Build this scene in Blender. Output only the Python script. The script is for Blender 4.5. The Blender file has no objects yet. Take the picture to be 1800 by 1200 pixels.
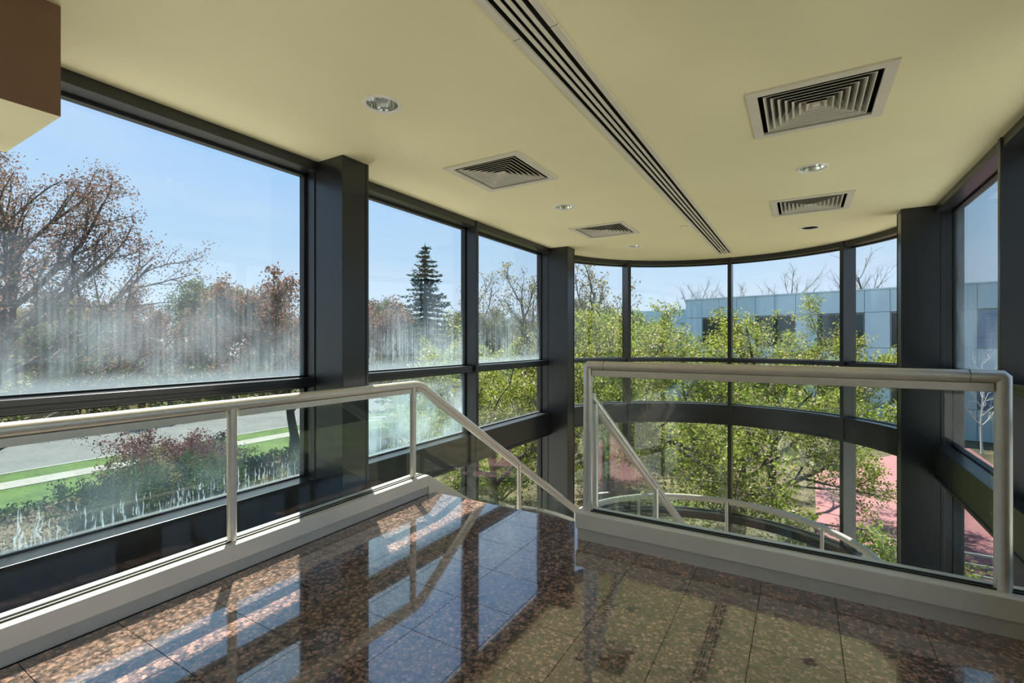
import bpy, bmesh, math, random
import numpy as np
from mathutils import Vector, Matrix

scene = bpy.context.scene
C = scene.collection
PI = math.pi

# ------------------------------------------------------------------ camera
YAW = math.atan2(509.0, 845.0)
cam_d = bpy.data.cameras.new('camera')
cam_d.sensor_width = 36.0
cam_d.lens = 36.0 * 845.0 / 1800.0
cam_d.clip_end = 500.0
cam = bpy.data.objects.new('camera', cam_d)
C.objects.link(cam)
cam.location = (0.0, 0.0, 1.2)
cam.rotation_euler = (PI / 2, 0.0, YAW)
scene.camera = cam

# ------------------------------------------------------------------ exposure
scene.view_settings.view_transform = 'Standard'
scene.view_settings.look = 'None'
scene.view_settings.exposure = 1.04
scene.view_settings.gamma = 1.0
scene.view_settings.use_curve_mapping = False
try:
    scene.cycles.transparent_max_bounces = 32
    scene.cycles.blur_glossy = 0.15
    scene.cycles.max_bounces = 14
    scene.cycles.diffuse_bounces = 6
    scene.cycles.glossy_bounces = 6
    scene.cycles.transmission_bounces = 8
except Exception:
    pass

# ------------------------------------------------------------------ sky
world = bpy.data.worlds.new('sky')
scene.world = world
world.use_nodes = True
wn = world.node_tree.nodes
wl = world.node_tree.links
wn.clear()
w_out = wn.new('ShaderNodeOutputWorld')
w_bg = wn.new('ShaderNodeBackground')
w_tc = wn.new('ShaderNodeTexCoord')
w_sep = wn.new('ShaderNodeSeparateXYZ')
w_ramp = wn.new('ShaderNodeValToRGB')
wl.new(w_tc.outputs['Generated'], w_sep.inputs[0])
wl.new(w_sep.outputs['Z'], w_ramp.inputs[0])
el = w_ramp.color_ramp.elements
el[0].position = 0.0
el[0].color = (0.78, 0.89, 1.0, 1)
el[1].position = 1.0
el[1].color = (0.22, 0.44, 0.92, 1)
e = el.new(0.18); e.color = (0.53, 0.75, 1.0, 1)
e = el.new(0.45); e.color = (0.34, 0.60, 1.0, 1)
w_map = wn.new('ShaderNodeMapping')
w_map.inputs['Scale'].default_value = (1.6, 1.6, 7.0)
w_map.inputs['Rotation'].default_value = (0.12, 0.10, 0.3)
w_noise = wn.new('ShaderNodeTexNoise')
w_noise.inputs['Scale'].default_value = 1.3
w_noise.inputs['Detail'].default_value = 5.0
wl.new(w_tc.outputs['Generated'], w_map.inputs[0])
wl.new(w_map.outputs[0], w_noise.inputs[0])
w_mr = wn.new('ShaderNodeMapRange')
w_mr.inputs[1].default_value = 0.45
w_mr.inputs[2].default_value = 0.8
w_mr.inputs[4].default_value = 0.45
wl.new(w_noise.outputs[0], w_mr.inputs[0])
w_mix = wn.new('ShaderNodeMixRGB')
w_mix.inputs[2].default_value = (0.80, 0.86, 1.0, 1)
wl.new(w_mr.outputs[0], w_mix.inputs[0])
wl.new(w_ramp.outputs[0], w_mix.inputs[1])
wl.new(w_mix.outputs[0], w_bg.inputs[0])
w_bg.inputs[1].default_value = 0.52
wl.new(w_bg.outputs[0], w_out.inputs[0])

# ------------------------------------------------------------------ sun
sun_d = bpy.data.lights.new('sun', 'SUN')
sun_d.energy = 8.0
sun_d.angle = math.radians(0.53)
sun_d.color = (1.0, 0.93, 0.82)
sun = bpy.data.objects.new('sun', sun_d)
C.objects.link(sun)
sun.rotation_euler = Vector((-0.46, 0.325, 0.87)).to_track_quat('Z', 'Y').to_euler()
sun.location = (-20, 15, 40)

# ================================================================== materials
def new_mat(name):
    m = bpy.data.materials.new(name)
    m.use_nodes = True
    nt = m.node_tree
    nt.nodes.clear()
    out = nt.nodes.new('ShaderNodeOutputMaterial')
    return m, nt, out


def N(nt, typ, **kw):
    n = nt.nodes.new('ShaderNode' + typ)
    for k, v in kw.items():
        if k.startswith('i_'):
            n.inputs[k[2:].replace('_', ' ')].default_value = v
        else:
            setattr(n, k, v)
    return n


def math_n(nt, op, a, b=None, clamp=False):
    n = nt.nodes.new('ShaderNodeMath')
    n.operation = op
    n.use_clamp = clamp
    for i, v in enumerate((a, b)):
        if v is None:
            continue
        if isinstance(v, (int, float)):
            n.inputs[i].default_value = v
        else:
            nt.links.new(v, n.inputs[i])
    return n.outputs[0]


def maprange(nt, v, a, b, c, d, smooth=False):
    n = nt.nodes.new('ShaderNodeMapRange')
    if smooth:
        n.interpolation_type = 'SMOOTHSTEP'
    nt.links.new(v, n.inputs[0])
    for i, x in enumerate((a, b, c, d)):
        n.inputs[i + 1].default_value = x
    return n.outputs[0]


def ramp(nt, v, stops, interp='LINEAR'):
    n = nt.nodes.new('ShaderNodeValToRGB')
    cr = n.color_ramp
    cr.interpolation = interp
    cr.elements[0].position = stops[0][0]
    cr.elements[0].color = (*stops[0][1], 1)
    cr.elements[1].position = stops[-1][0]
    cr.elements[1].color = (*stops[-1][1], 1)
    for p, c in stops[1:-1]:
        q = cr.elements.new(p)
        q.color = (*c, 1)
    nt.links.new(v, n.inputs[0])
    return n.outputs[0]


def tex_noise(nt, vec, scale, detail=3.0, mscale=None):
    if mscale:
        mp = nt.nodes.new('ShaderNodeMapping')
        mp.inputs['Scale'].default_value = mscale
        nt.links.new(vec, mp.inputs[0])
        vec = mp.outputs[0]
    n = nt.nodes.new('ShaderNodeTexNoise')
    n.inputs['Scale'].default_value = scale
    n.inputs['Detail'].default_value = detail
    nt.links.new(vec, n.inputs['Vector'])
    return n.outputs[0]


def plain(name, col, rough=0.5, metal=0.0, var=0.12, scale=6.0, bump=0.0, bscale=60.0, coat=0.0, spec=0.5, mscale=None):
    m, nt, out = new_mat(name)
    b = N(nt, 'BsdfPrincipled')
    b.inputs['Roughness'].default_value = rough
    b.inputs['Metallic'].default_value = metal
    b.inputs['Specular IOR Level'].default_value = spec
    if coat:
        b.inputs['Coat Weight'].default_value = coat
        b.inputs['Coat Roughness'].default_value = 0.08
    g = N(nt, 'NewGeometry')
    nz = tex_noise(nt, g.outputs['Position'], scale, 4.0, mscale)
    lo = tuple(max(0, c * (1 - var)) for c in col)
    hi = tuple(min(1, c * (1 + var)) for c in col)
    cc = ramp(nt, nz, [(0.3, lo), (0.7, hi)])
    nt.links.new(cc, b.inputs['Base Color'])
    if bump:
        bn = tex_noise(nt, g.outputs['Position'], bscale, 3.0, mscale)
        bp = N(nt, 'Bump')
        bp.inputs['Strength'].default_value = bump
        bp.inputs['Distance'].default_value = 0.01
        nt.links.new(bn, bp.inputs['Height'])
        nt.links.new(bp.outputs[0], b.inputs['Normal'])
    nt.links.new(b.outputs[0], out.inputs[0])
    return m


def granite_mat():
    m, nt, out = new_mat('polished_granite')
    b = N(nt, 'BsdfPrincipled')
    g = N(nt, 'NewGeometry')
    pos = g.outputs['Position']
    # distort the lookup a little so that the ovoid crystals are irregular
    dn = N(nt, 'TexNoise'); dn.inputs['Scale'].default_value = 40.0; dn.inputs['Detail'].default_value = 2.0
    nt.links.new(pos, dn.inputs['Vector'])
    sub = N(nt, 'VectorMath', operation='SUBTRACT'); sub.inputs[1].default_value = (0.5, 0.5, 0.5)
    nt.links.new(dn.outputs['Color'], sub.inputs[0])
    sc = N(nt, 'VectorMath', operation='SCALE'); sc.inputs['Scale'].default_value = 0.028
    nt.links.new(sub.outputs[0], sc.inputs[0])
    add = N(nt, 'VectorMath', operation='ADD')
    nt.links.new(pos, add.inputs[0]); nt.links.new(sc.outputs[0], add.inputs[1])
    v = N(nt, 'TexVoronoi'); v.inputs['Scale'].default_value = 56.0
    nt.links.new(add.outputs[0], v.inputs['Vector'])
    ring = ramp(nt, v.outputs['Distance'], [(0.0, (0.45, 0.27, 0.20)), (0.36, (0.42, 0.25, 0.185)), (0.56, (0.30, 0.19, 0.15)), (0.76, (0.15, 0.11, 0.095)), (1.0, (0.09, 0.075, 0.07))])
    cellv = N(nt, 'SeparateColor'); nt.links.new(v.outputs['Color'], cellv.inputs[0])
    cellb = maprange(nt, cellv.outputs[0], 0, 1, 0.35, 1.15)
    mul = N(nt, 'MixRGB', blend_type='MULTIPLY'); mul.inputs[0].default_value = 1.0
    nt.links.new(ring, mul.inputs[1]); nt.links.new(cellb, mul.inputs[2])
    v2 = N(nt, 'TexVoronoi'); v2.inputs['Scale'].default_value = 120.0
    nt.links.new(add.outputs[0], v2.inputs['Vector'])
    s2 = N(nt, 'SeparateColor'); nt.links.new(v2.outputs['Color'], s2.inputs[0])
    speck = ramp(nt, s2.outputs[1], [(0.0, (0.30, 0.32, 0.33)), (0.25, (0.75, 0.72, 0.7)), (0.7, (1.0, 1.0, 1.0)), (1.0, (1.35, 1.25, 1.2))])
    mul2 = N(nt, 'MixRGB', blend_type='MULTIPLY'); mul2.inputs[0].default_value = 0.9
    nt.links.new(mul.outputs[0], mul2.inputs[1]); nt.links.new(speck, mul2.inputs[2])
    oi = N(nt, 'ObjectInfo')
    tb = maprange(nt, oi.outputs['Random'], 0, 1, 0.86, 1.14)
    mul3 = N(nt, 'MixRGB', blend_type='MULTIPLY'); mul3.inputs[0].default_value = 1.0
    nt.links.new(mul2.outputs[0], mul3.inputs[1]); nt.links.new(tb, mul3.inputs[2])
    nt.links.new(mul3.outputs[0], b.inputs['Base Color'])
    b.inputs['Roughness'].default_value = 0.10
    b.inputs['IOR'].default_value = 1.6
    b.inputs['Coat Weight'].default_value = 1.0
    b.inputs['Coat IOR'].default_value = 2.1
    b.inputs['Coat Roughness'].default_value = 0.012
    nt.links.new(b.outputs[0], out.inputs[0])
    return m


def glass_mat(name, tint=(0.93, 0.97, 0.96), haze=0.0, hh=0.8, drips=0.0, streak=0.0, cloud=0.0):
    """thin pane: fresnel mix of see-through and mirror on each face, with lime scale on it"""
    m, nt, out = new_mat(name)
    g = N(nt, 'NewGeometry')
    ior = maprange(nt, g.outputs['Backfacing'], 0, 1, 1.5, 1 / 1.5)
    fr = N(nt, 'Fresnel'); nt.links.new(ior, fr.inputs['IOR'])
    tr = N(nt, 'BsdfTransparent'); tr.inputs[0].default_value = (*tint, 1)
    gl = N(nt, 'BsdfGlossy'); gl.inputs['Roughness'].default_value = 0.0
    mx = N(nt, 'MixShader')
    nt.links.new(fr.outputs[0], mx.inputs[0]); nt.links.new(tr.outputs[0], mx.inputs[1]); nt.links.new(gl.outputs[0], mx.inputs[2])
    last = mx.outputs[0]
    if haze > 0 or drips > 0 or cloud > 0:
        tc = N(nt, 'TexCoord')
        sep = N(nt, 'SeparateXYZ'); nt.links.new(tc.outputs['Generated'], sep.inputs[0])
        gz = sep.outputs['Z']
        obj = g.outputs['Position']
        base = maprange(nt, gz, 0.0, hh, 1.0, 0.0, True)
        cl = tex_noise(nt, obj, 2.2, 3.0)
        cl = maprange(nt, cl, 0.36, 0.66, 0.15, 1.0)
        st = tex_noise(nt, obj, 1.0, 2.0, (60, 60, 1.6))
        st = maprange(nt, st, 0.35, 0.7, 1.0 - streak, 1.0)
        hz = math_n(nt, 'MULTIPLY', math_n(nt, 'MULTIPLY', base, cl), math_n(nt, 'MULTIPLY', st, haze))
        edge = maprange(nt, gz, 0.0, 0.09, haze * 0.8, 0.0, True)
        hz = math_n(nt, 'MAXIMUM', hz, edge)
        if drips > 0:
            wob = tex_noise(nt, obj, 14.0, 1.0)
            wv = N(nt, 'CombineXYZ')
            w2 = math_n(nt, 'MULTIPLY', math_n(nt, 'SUBTRACT', wob, 0.5), 0.03)
            nt.links.new(w2, wv.inputs[0]); nt.links.new(w2, wv.inputs[1])
            add = N(nt, 'VectorMath', operation='ADD')
            nt.links.new(obj, add.inputs[0]); nt.links.new(wv.outputs[0], add.inputs[1])
            line = tex_noise(nt, add.outputs[0], 1.0, 1.0, (115, 115, 0.9))
            hgt = tex_noise(nt, obj, 1.0, 1.0, (30, 30, 0.0))
            hgt = maprange(nt, hgt, 0.35, 0.7, 0.06, 0.34)
            lm = maprange(nt, line, 0.585, 0.65, 0.0, 1.0)
            below = maprange(nt, math_n(nt, 'SUBTRACT', gz, hgt), -0.05, 0.0, 1.0, 0.0)
            dm = math_n(nt, 'MULTIPLY', math_n(nt, 'MULTIPLY', lm, below), drips)
            hz = math_n(nt, 'MAXIMUM', hz, dm)
        hz = math_n(nt, 'MINIMUM', hz, 0.9)
        df = N(nt, 'BsdfDiffuse'); df.inputs[0].default_value = (0.66, 0.80, 0.90, 1)
        tl = N(nt, 'BsdfTranslucent'); tl.inputs[0].default_value = (0.64, 0.80, 0.90, 1)
        dx = N(nt, 'MixShader'); dx.inputs[0].default_value = 0.6
        nt.links.new(df.outputs[0], dx.inputs[1]); nt.links.new(tl.outputs[0], dx.inputs[2])
        fx = N(nt, 'MixShader')
        nt.links.new(hz, fx.inputs[0]); nt.links.new(last, fx.inputs[1]); nt.links.new(dx.outputs[0], fx.inputs[2])
        last = fx.outputs[0]
    nt.links.new(last, out.inputs[0])
    return m


def leaf_mat(name, cols, trans=0.45):
    m, nt, out = new_mat(name)
    g = N(nt, 'NewGeometry')
    wn_ = N(nt, 'TexNoise'); wn_.inputs['Scale'].default_value = 2.6; wn_.inputs['Detail'].default_value = 4.0
    nt.links.new(g.outputs['Position'], wn_.inputs['Vector'])
    rnd = g.outputs['Random Per Island']
    mixv = math_n(nt, 'ADD', math_n(nt, 'MULTIPLY', rnd, 0.65), math_n(nt, 'MULTIPLY', wn_.outputs[0], 0.35))
    n = len(cols)
    col = ramp(nt, mixv, [(0.12 + 0.76 * i / (n - 1), c) for i, c in enumerate(cols)])
    df = N(nt, 'BsdfDiffuse'); nt.links.new(col, df.inputs[0])
    tl = N(nt, 'BsdfTranslucent'); nt.links.new(col, tl.inputs[0])
    mx = N(nt, 'MixShader'); mx.inputs[0].default_value = trans
    nt.links.new(df.outputs[0], mx.inputs[1]); nt.links.new(tl.outputs[0], mx.inputs[2])
    nt.links.new(mx.outputs[0], out.inputs[0])
    return m


def ground_mat(name, cols, scale=3.0, rough=0.9):
    m, nt, out = new_mat(name)
    b = N(nt, 'BsdfPrincipled'); b.inputs['Roughness'].default_value = rough
    b.inputs['Specular IOR Level'].default_value = 0.2
    g = N(nt, 'NewGeometry')
    a = tex_noise(nt, g.outputs['Position'], scale, 8.0)
    c2 = tex_noise(nt, g.outputs['Position'], scale * 9, 4.0)
    mixv = math_n(nt, 'ADD', math_n(nt, 'MULTIPLY', a, 0.5), math_n(nt, 'MULTIPLY', c2, 0.5))
    n = len(cols)
    col = ramp(nt, mixv, [(0.34 + 0.32 * i / (n - 1), c) for i, c in enumerate(cols)])
    nt.links.new(col, b.inputs['Base Color'])
    bp = N(nt, 'Bump'); bp.inputs['Strength'].default_value = 0.6; bp.inputs['Distance'].default_value = 0.05
    nt.links.new(c2, bp.inputs['Height']); nt.links.new(bp.outputs[0], b.inputs['Normal'])
    nt.links.new(b.outputs[0], out.inputs[0])
    return m


M = {
    'granite': granite_mat(),
    'grout': plain('grout', (0.12, 0.10, 0.09), 0.8),
    'ceiling': plain('ceiling_paint', (0.85, 0.795, 0.49), 0.65, var=0.02, scale=1.5, bump=0.03, bscale=250),
    'brown': plain('brown_paint', (0.17, 0.088, 0.045), 0.6, var=0.06, bump=0.03, bscale=300),
    'bronze': plain('dark_anodised_metal', (0.012, 0.013, 0.0145), 0.30, metal=0.0, var=0.15, scale=3.0, spec=0.6, mscale=(6, 6, 1)),
    'bronze_dark': plain('dark_gasket', (0.008, 0.009, 0.010), 0.5),
    'alu': plain('satin_aluminium', (0.66, 0.61, 0.54), 0.34, metal=0.55, var=0.05, scale=20, bump=0.02, bscale=400),
    'base': plain('base_cladding', (0.70, 0.64, 0.55), 0.38, metal=0.15, var=0.05, scale=4),
    'base_low': plain('base_kick', (0.50, 0.45, 0.39), 0.45, metal=0.1, var=0.05),
    'vent': plain('vent_enamel', (0.70, 0.66, 0.53), 0.45, var=0.03),
    'black': plain('black_duct_and_shade', (0.012, 0.012, 0.010), 0.8),
    'chrome': plain('reflector_chrome', (0.86, 0.88, 0.86), 0.09, metal=1.0, var=0.03, scale=40),
    'white': plain('white_trim', (0.82, 0.80, 0.74), 0.4, var=0.02),
    'bulb': plain('frosted_bulb', (0.85, 0.85, 0.80), 0.3, var=0.02),
    'wall': plain('beige_wall', (0.55, 0.47, 0.36), 0.7, var=0.04),
    'glass': glass_mat('clear_glass', (0.955, 0.975, 0.975)),
    'glass_rail': glass_mat('rail_glass', (0.93, 0.975, 0.965)),
    'glass_hazy': glass_mat('stained_glass_upper', (0.95, 0.975, 0.98), haze=0.30, hh=0.60, streak=0.6, drips=0.0),
    'glass_streak': glass_mat('stained_glass_streaks', (0.95, 0.975, 0.98), haze=0.34, hh=0.62, streak=0.9, drips=0.34),
    'glass_drip': glass_mat('stained_glass_drips', (0.94, 0.975, 0.975), haze=0.10, hh=0.8, streak=0.3, drips=0.42),
    'glass_fog': glass_mat('stained_glass_fogged', (0.94, 0.975, 0.975), haze=0.55, hh=1.9, streak=0.45, drips=0.5),
    'glass_light': glass_mat('stained_glass_light', (0.95, 0.975, 0.97), haze=0.06, hh=0.5, streak=0.6),
    'glass_right': glass_mat('stained_glass_right', (0.92, 0.965, 0.98), haze=0.30, hh=1.6, streak=0.5),
    'bark': plain('bark', (0.075, 0.062, 0.052), 0.9, var=0.35, scale=14, bump=0.6, bscale=40),
    'bark_pale': plain('pale_bark', (0.17, 0.15, 0.125), 0.9, var=0.3, scale=14),
    'birch': plain('birch_bark', (0.70, 0.68, 0.63), 0.7, var=0.2, scale=9),
    'needle': leaf_mat('spruce_needles', [(0.018, 0.040, 0.034), (0.035, 0.075, 0.060), (0.06, 0.11, 0.08)], 0.25),
    'leaf_maple': leaf_mat('red_brown_leaves', [(0.09, 0.052, 0.038), (0.17, 0.092, 0.064), (0.24, 0.14, 0.095), (0.23, 0.19, 0.11)]),
    'leaf_bud': leaf_mat('reddish_grey_buds', [(0.075, 0.050, 0.042), (0.15, 0.095, 0.078), (0.22, 0.13, 0.10), (0.20, 0.17, 0.11)]),
    'leaf_maple2': leaf_mat('olive_brown_leaves', [(0.10, 0.075, 0.04), (0.20, 0.15, 0.07), (0.26, 0.24, 0.10), (0.22, 0.26, 0.09)]),
    'leaf_green': leaf_mat('spring_green_leaves', [(0.10, 0.14, 0.03), (0.22, 0.28, 0.06), (0.34, 0.42, 0.09), (0.42, 0.45, 0.14)]),
    'leaf_crab': leaf_mat('yellow_green_leaves', [(0.07, 0.11, 0.018), (0.18, 0.24, 0.035), (0.30, 0.35, 0.06), (0.38, 0.35, 0.13)], 0.52),
    'blossom': leaf_mat('pale_pink_blossom', [(0.55, 0.38, 0.32), (0.68, 0.48, 0.42), (0.75, 0.62, 0.50)], 0.4),
    'leaf_dark': leaf_mat('dark_green_leaves', [(0.02, 0.045, 0.022), (0.045, 0.085, 0.035), (0.08, 0.13, 0.05), (0.13, 0.15, 0.06)], 0.3),
    'leaf_red': leaf_mat('purple_red_leaves', [(0.11, 0.045, 0.05), (0.19, 0.085, 0.09), (0.26, 0.15, 0.14)], 0.4),
    'leaf_dim': leaf_mat('grey_green_leaves', [(0.06, 0.08, 0.035), (0.12, 0.15, 0.06), (0.19, 0.21, 0.09), (0.22, 0.18, 0.09)], 0.35),
    'lawn': ground_mat('lawn', [(0.028, 0.052, 0.012), (0.06, 0.108, 0.02), (0.10, 0.135, 0.04)], 0.8),
    'mulch': ground_mat('leaf_mulch', [(0.03, 0.026, 0.016), (0.08, 0.064, 0.038), (0.15, 0.12, 0.07), (0.09, 0.11, 0.04)], 1.6),
    'woods': ground_mat('woodland_floor', [(0.05, 0.06, 0.03), (0.10, 0.12, 0.05), (0.17, 0.16, 0.08)], 0.5),
    'asphalt': ground_mat('asphalt', [(0.10, 0.10, 0.105), (0.13, 0.13, 0.13), (0.155, 0.155, 0.15)], 0.6),
    'concrete': ground_mat('concrete', [(0.20, 0.19, 0.17), (0.25, 0.24, 0.215), (0.29, 0.28, 0.25)], 1.2),
    'bounce_concrete': ground_mat('bounce_concrete', [(0.38, 0.36, 0.32), (0.48, 0.455, 0.41), (0.54, 0.52, 0.47)], 1.2),  # pale finish for the added paving that bounces sun indoors
    'pink': ground_mat('pink_paving', [(0.30, 0.125, 0.13), (0.33, 0.145, 0.15), (0.36, 0.165, 0.165)], 0.7),
    'panel': plain('blue_grey_panel', (0.46, 0.66, 0.74), 0.5, var=0.05, scale=0.6),
    'panel_back': plain('panel_joint', (0.16, 0.22, 0.26), 0.8),
    'win_dark': plain('dark_window_glass', (0.03, 0.05, 0.06), 0.08, var=0.3, scale=0.8),
    'louvre': plain('blue_louvre', (0.10, 0.22, 0.42), 0.5),
    'steel': plain('painted_steel', (0.30, 0.31, 0.31), 0.5),
    'box_green': plain('utility_box_paint', (0.10, 0.12, 0.11), 0.6),
}

# ================================================================== helpers
class MB:
    def __init__(self):
        self.v = []
        self.f = []

    def add(self, vs, fs):
        o = len(self.v)
        self.v += [tuple(p) for p in vs]
        self.f += [tuple(i + o for i in q) for q in fs]
        return self

    def box(self, a, b):
        x0, y0, z0 = a
        x1, y1, z1 = b
        return self.add([(x0, y0, z0), (x1, y0, z0), (x1, y1, z0), (x0, y1, z0), (x0, y0, z1), (x1, y0, z1), (x1, y1, z1), (x0, y1, z1)],
                        [(0, 3, 2, 1), (4, 5, 6, 7), (0, 1, 5, 4), (1, 2, 6, 5), (2, 3, 7, 6), (3, 0, 4, 7)])

    def prism(self, poly, axis, a, b):
        """poly of 2-D points extruded along axis from a to b (poly is in the other two axes, in order)"""
        n = len(poly)
        def mk(p, t):
            if axis == 'X':
                return (t, p[0], p[1])
            if axis == 'Y':
                return (p[0], t, p[1])
            return (p[0], p[1], t)
        vs = [mk(p, a) for p in poly] + [mk(p, b) for p in poly]
        fs = [tuple(range(n)), tuple(range(2 * n - 1, n - 1, -1))]
        fs += [(i, i + n, (i + 1) % n + n, (i + 1) % n) for i in range(n)]
        return self.add(vs, fs)

    def tube(self, pts, r, sides=10, cap=True, radii=None):
        pts = [Vector(p) for p in pts]
        n = len(pts)
        rings = []
        prev = None
        for i, p in enumerate(pts):
            if i == 0:
                d = (pts[1] - p).normalized()
                k = 1.0
            elif i == n - 1:
                d = (p - pts[i - 1]).normalized()
                k = 1.0
            else:
                d1 = (p - pts[i - 1]).normalized(); d2 = (pts[i + 1] - p).normalized()
                d = (d1 + d2).normalized()
                k = 1.0 / max(0.5, d.dot(d1))
            if prev is None:
                ref = Vector((0, 0, 1)) if abs(d.z) < 0.9 else Vector((1, 0, 0))
                u = d.cross(ref).normalized()
            else:
                u = (prev - d * prev.dot(d)).normalized()
            prev = u
            w = d.cross(u).normalized()
            rr = radii[i] if radii else r
            ring = []
            for s in range(sides):
                a = 2 * PI * s / sides
                ring.append(p + u * math.cos(a) * rr + w * math.sin(a) * rr)
            rings.append(ring)
        vs = [q for rg in rings for q in rg]
        fs = []
        for i in range(n - 1):
            for s in range(sides):
                a = i * sides + s; b = i * sides + (s + 1) % sides
                fs.append((a, b, b + sides, a + sides))
        if cap:
            fs.append(tuple(range(sides - 1, -1, -1)))
            fs.append(tuple((n - 1) * sides + s for s in range(sides)))
        return self.add(vs, fs)

    def arc(self, cx, cy, r0, r1, z0, z1, a0, a1, n=20):
        """box section swept round (cx, cy); angles in degrees clockwise from +Y"""
        vs = []
        for i in range(n + 1):
            a = math.radians(a0 + (a1 - a0) * i / n)
            sx, cy_ = math.sin(a), math.cos(a)
            for r, z in ((r0, z0), (r1, z0), (r1, z1), (r0, z1)):
                vs.append((cx + r * sx, cy + r * cy_, z))
        fs = []
        for i in range(n):
            for k in range(4):
                a = i * 4 + k; b = i * 4 + (k + 1) % 4
                fs.append((a, b, b + 4, a + 4))
        fs += [(3, 2, 1, 0), tuple(n * 4 + k for k in range(4))]
        return self.add(vs, fs)

    def lathe(self, prof, cx, cy, n=32, closed=False):
        m = len(prof)
        vs = []
        for i in range(n):
            a = 2 * PI * i / n
            for r, z in prof:
                vs.append((cx + r * math.cos(a), cy + r * math.sin(a), z))
        fs = []
        for i in range(n):
            for k in range(m if closed else m - 1):
                a = i * m + k; b = i * m + (k + 1) % m
                c = ((i + 1) % n) * m + (k + 1) % m; d = ((i + 1) % n) * m + k
                fs.append((a, b, c, d))
        return self.add(vs, fs)

    def build(self, name, mat, parent=None, smooth=False, bevel=0.0):
        me = bpy.data.meshes.new(name)
        off = world_loc(parent) if parent else Vector((0, 0, 0))
        me.from_pydata([(p[0] - off.x, p[1] - off.y, p[2] - off.z) for p in self.v], [], self.f)
        bm = bmesh.new(); bm.from_mesh(me)
        bmesh.ops.recalc_face_normals(bm, faces=bm.faces)
        bm.to_mesh(me); bm.free()
        for mt in (mat if isinstance(mat, (list, tuple)) else [mat]):
            me.materials.append(M[mt])
        if smooth:
            me.shade_smooth()
            try:
                me.set_sharp_from_angle(angle=math.radians(38))
            except Exception:
                pass
        o = bpy.data.objects.new(name, me)
        C.objects.link(o)
        if parent:
            o.parent = parent
        if bevel:
            b = o.modifiers.new('bevel', 'BEVEL'); b.width = bevel; b.segments = 2; b.limit_method = 'ANGLE'
        return o


def world_loc(o):
    v = Vector(o.location)
    while o.parent:
        o = o.parent
        v += Vector(o.location)
    return v


def thing(name, label, cat, loc=(0, 0, 0), group=None, kind=None):
    o = bpy.data.objects.new(name, None)
    o.empty_display_size = 0.1
    C.objects.link(o)
    o.location = loc
    tag(o, label, cat, group, kind)
    return o


def tag(o, label=None, cat=None, group=None, kind=None):
    if label: o['label'] = label
    if cat: o['category'] = cat
    if group: o['group'] = group
    if kind: o['kind'] = kind
    return o


def B(a, b):
    return MB().box(a, b)


# ================================================================== room dimensions
XL, XR = -3.05, 1.11            # inner line of the window frames
GL, GR = -3.20, 1.26            # glass lines
XA, YB = -0.972, 6.15           # axis and centre of the round bay
RI, RG = 2.10, 2.25             # inner line and glass of the bay
ZC = 2.52                       # ceiling
YBACK = -3.6
ZG = -4.14                      # ground floor and ground outside
TR0, TR1 = 0.868, 0.935         # transom
SP0, SP1 = -0.115, 0.195        # spandrel under the sill
LT0, LT1 = -1.66, -1.55         # lower transom
HD = 2.452                      # underside of the window head

# ------------------------------------------------------------------ floor
floor = B((-2.66, YBACK, -0.34), (1.26, 2.90, -0.020)).build('floor', 'grout')
floor['kind'] = 'structure'
TS, GAP = 0.305, 0.0028
tile_me = {}
FX0, FX1, FY0, FY1 = -2.508, 1.11, YBACK, 2.70
cs, sn = math.cos(YAW), math.sin(YAW)
rest = MB()
n_tile = 0
ix0, ix1 = math.floor((FX0 + 1.39) / TS), math.ceil((FX1 + 1.39) / TS)
iy0, iy1 = math.floor((FY0 - 2.11) / TS), math.ceil((2.95 - 2.11) / TS)
for ix in range(ix0, ix1):
    for iy in range(iy0, iy1):
        x0, y0 = -1.39 + ix * TS, 2.11 + iy * TS
        x1, y1 = x0 + TS, y0 + TS
        ymax = 2.965 if x0 < -1.2 else 2.72
        ax0, ax1 = max(x0, FX0), min(x1, FX1)
        ay0, ay1 = max(y0, FY0), min(y1, ymax)
        if ax1 - ax0 < 0.02 or ay1 - ay0 < 0.02:
            continue
        seen = False
        for px, py in ((ax0, ay0), (ax1, ay0), (ax0, ay1), (ax1, ay1)):
            d = -sn * px + cs * py; r = cs * px + sn * py
            if d > 0.3 and abs(845 * r / d) < 930 and 845 * 1.2 / d < 640:
                seen = True
        w, h = ax1 - ax0 - GAP, ay1 - ay0 - GAP
        if not seen:
            rest.box((ax0 + GAP / 2, ay0 + GAP / 2, -0.022), (ax1 - GAP / 2, ay1 - GAP / 2, 0))
            continue
        key = (round(w, 4), round(h, 4))
        if key not in tile_me:
            t = B((0, 0, -0.022), (w, h, 0)).build('tile', 'granite')
            t.parent = floor
            tile_me[key] = t.data
        else:
            t = bpy.data.objects.new('tile', tile_me[key]); C.objects.link(t); t.parent = floor
        t.location = (ax0 + GAP / 2, ay0 + GAP / 2, 0)
        n_tile += 1
r_ = rest.build('tile_field', 'granite', floor); r_['kind'] = 'stuff'

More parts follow.
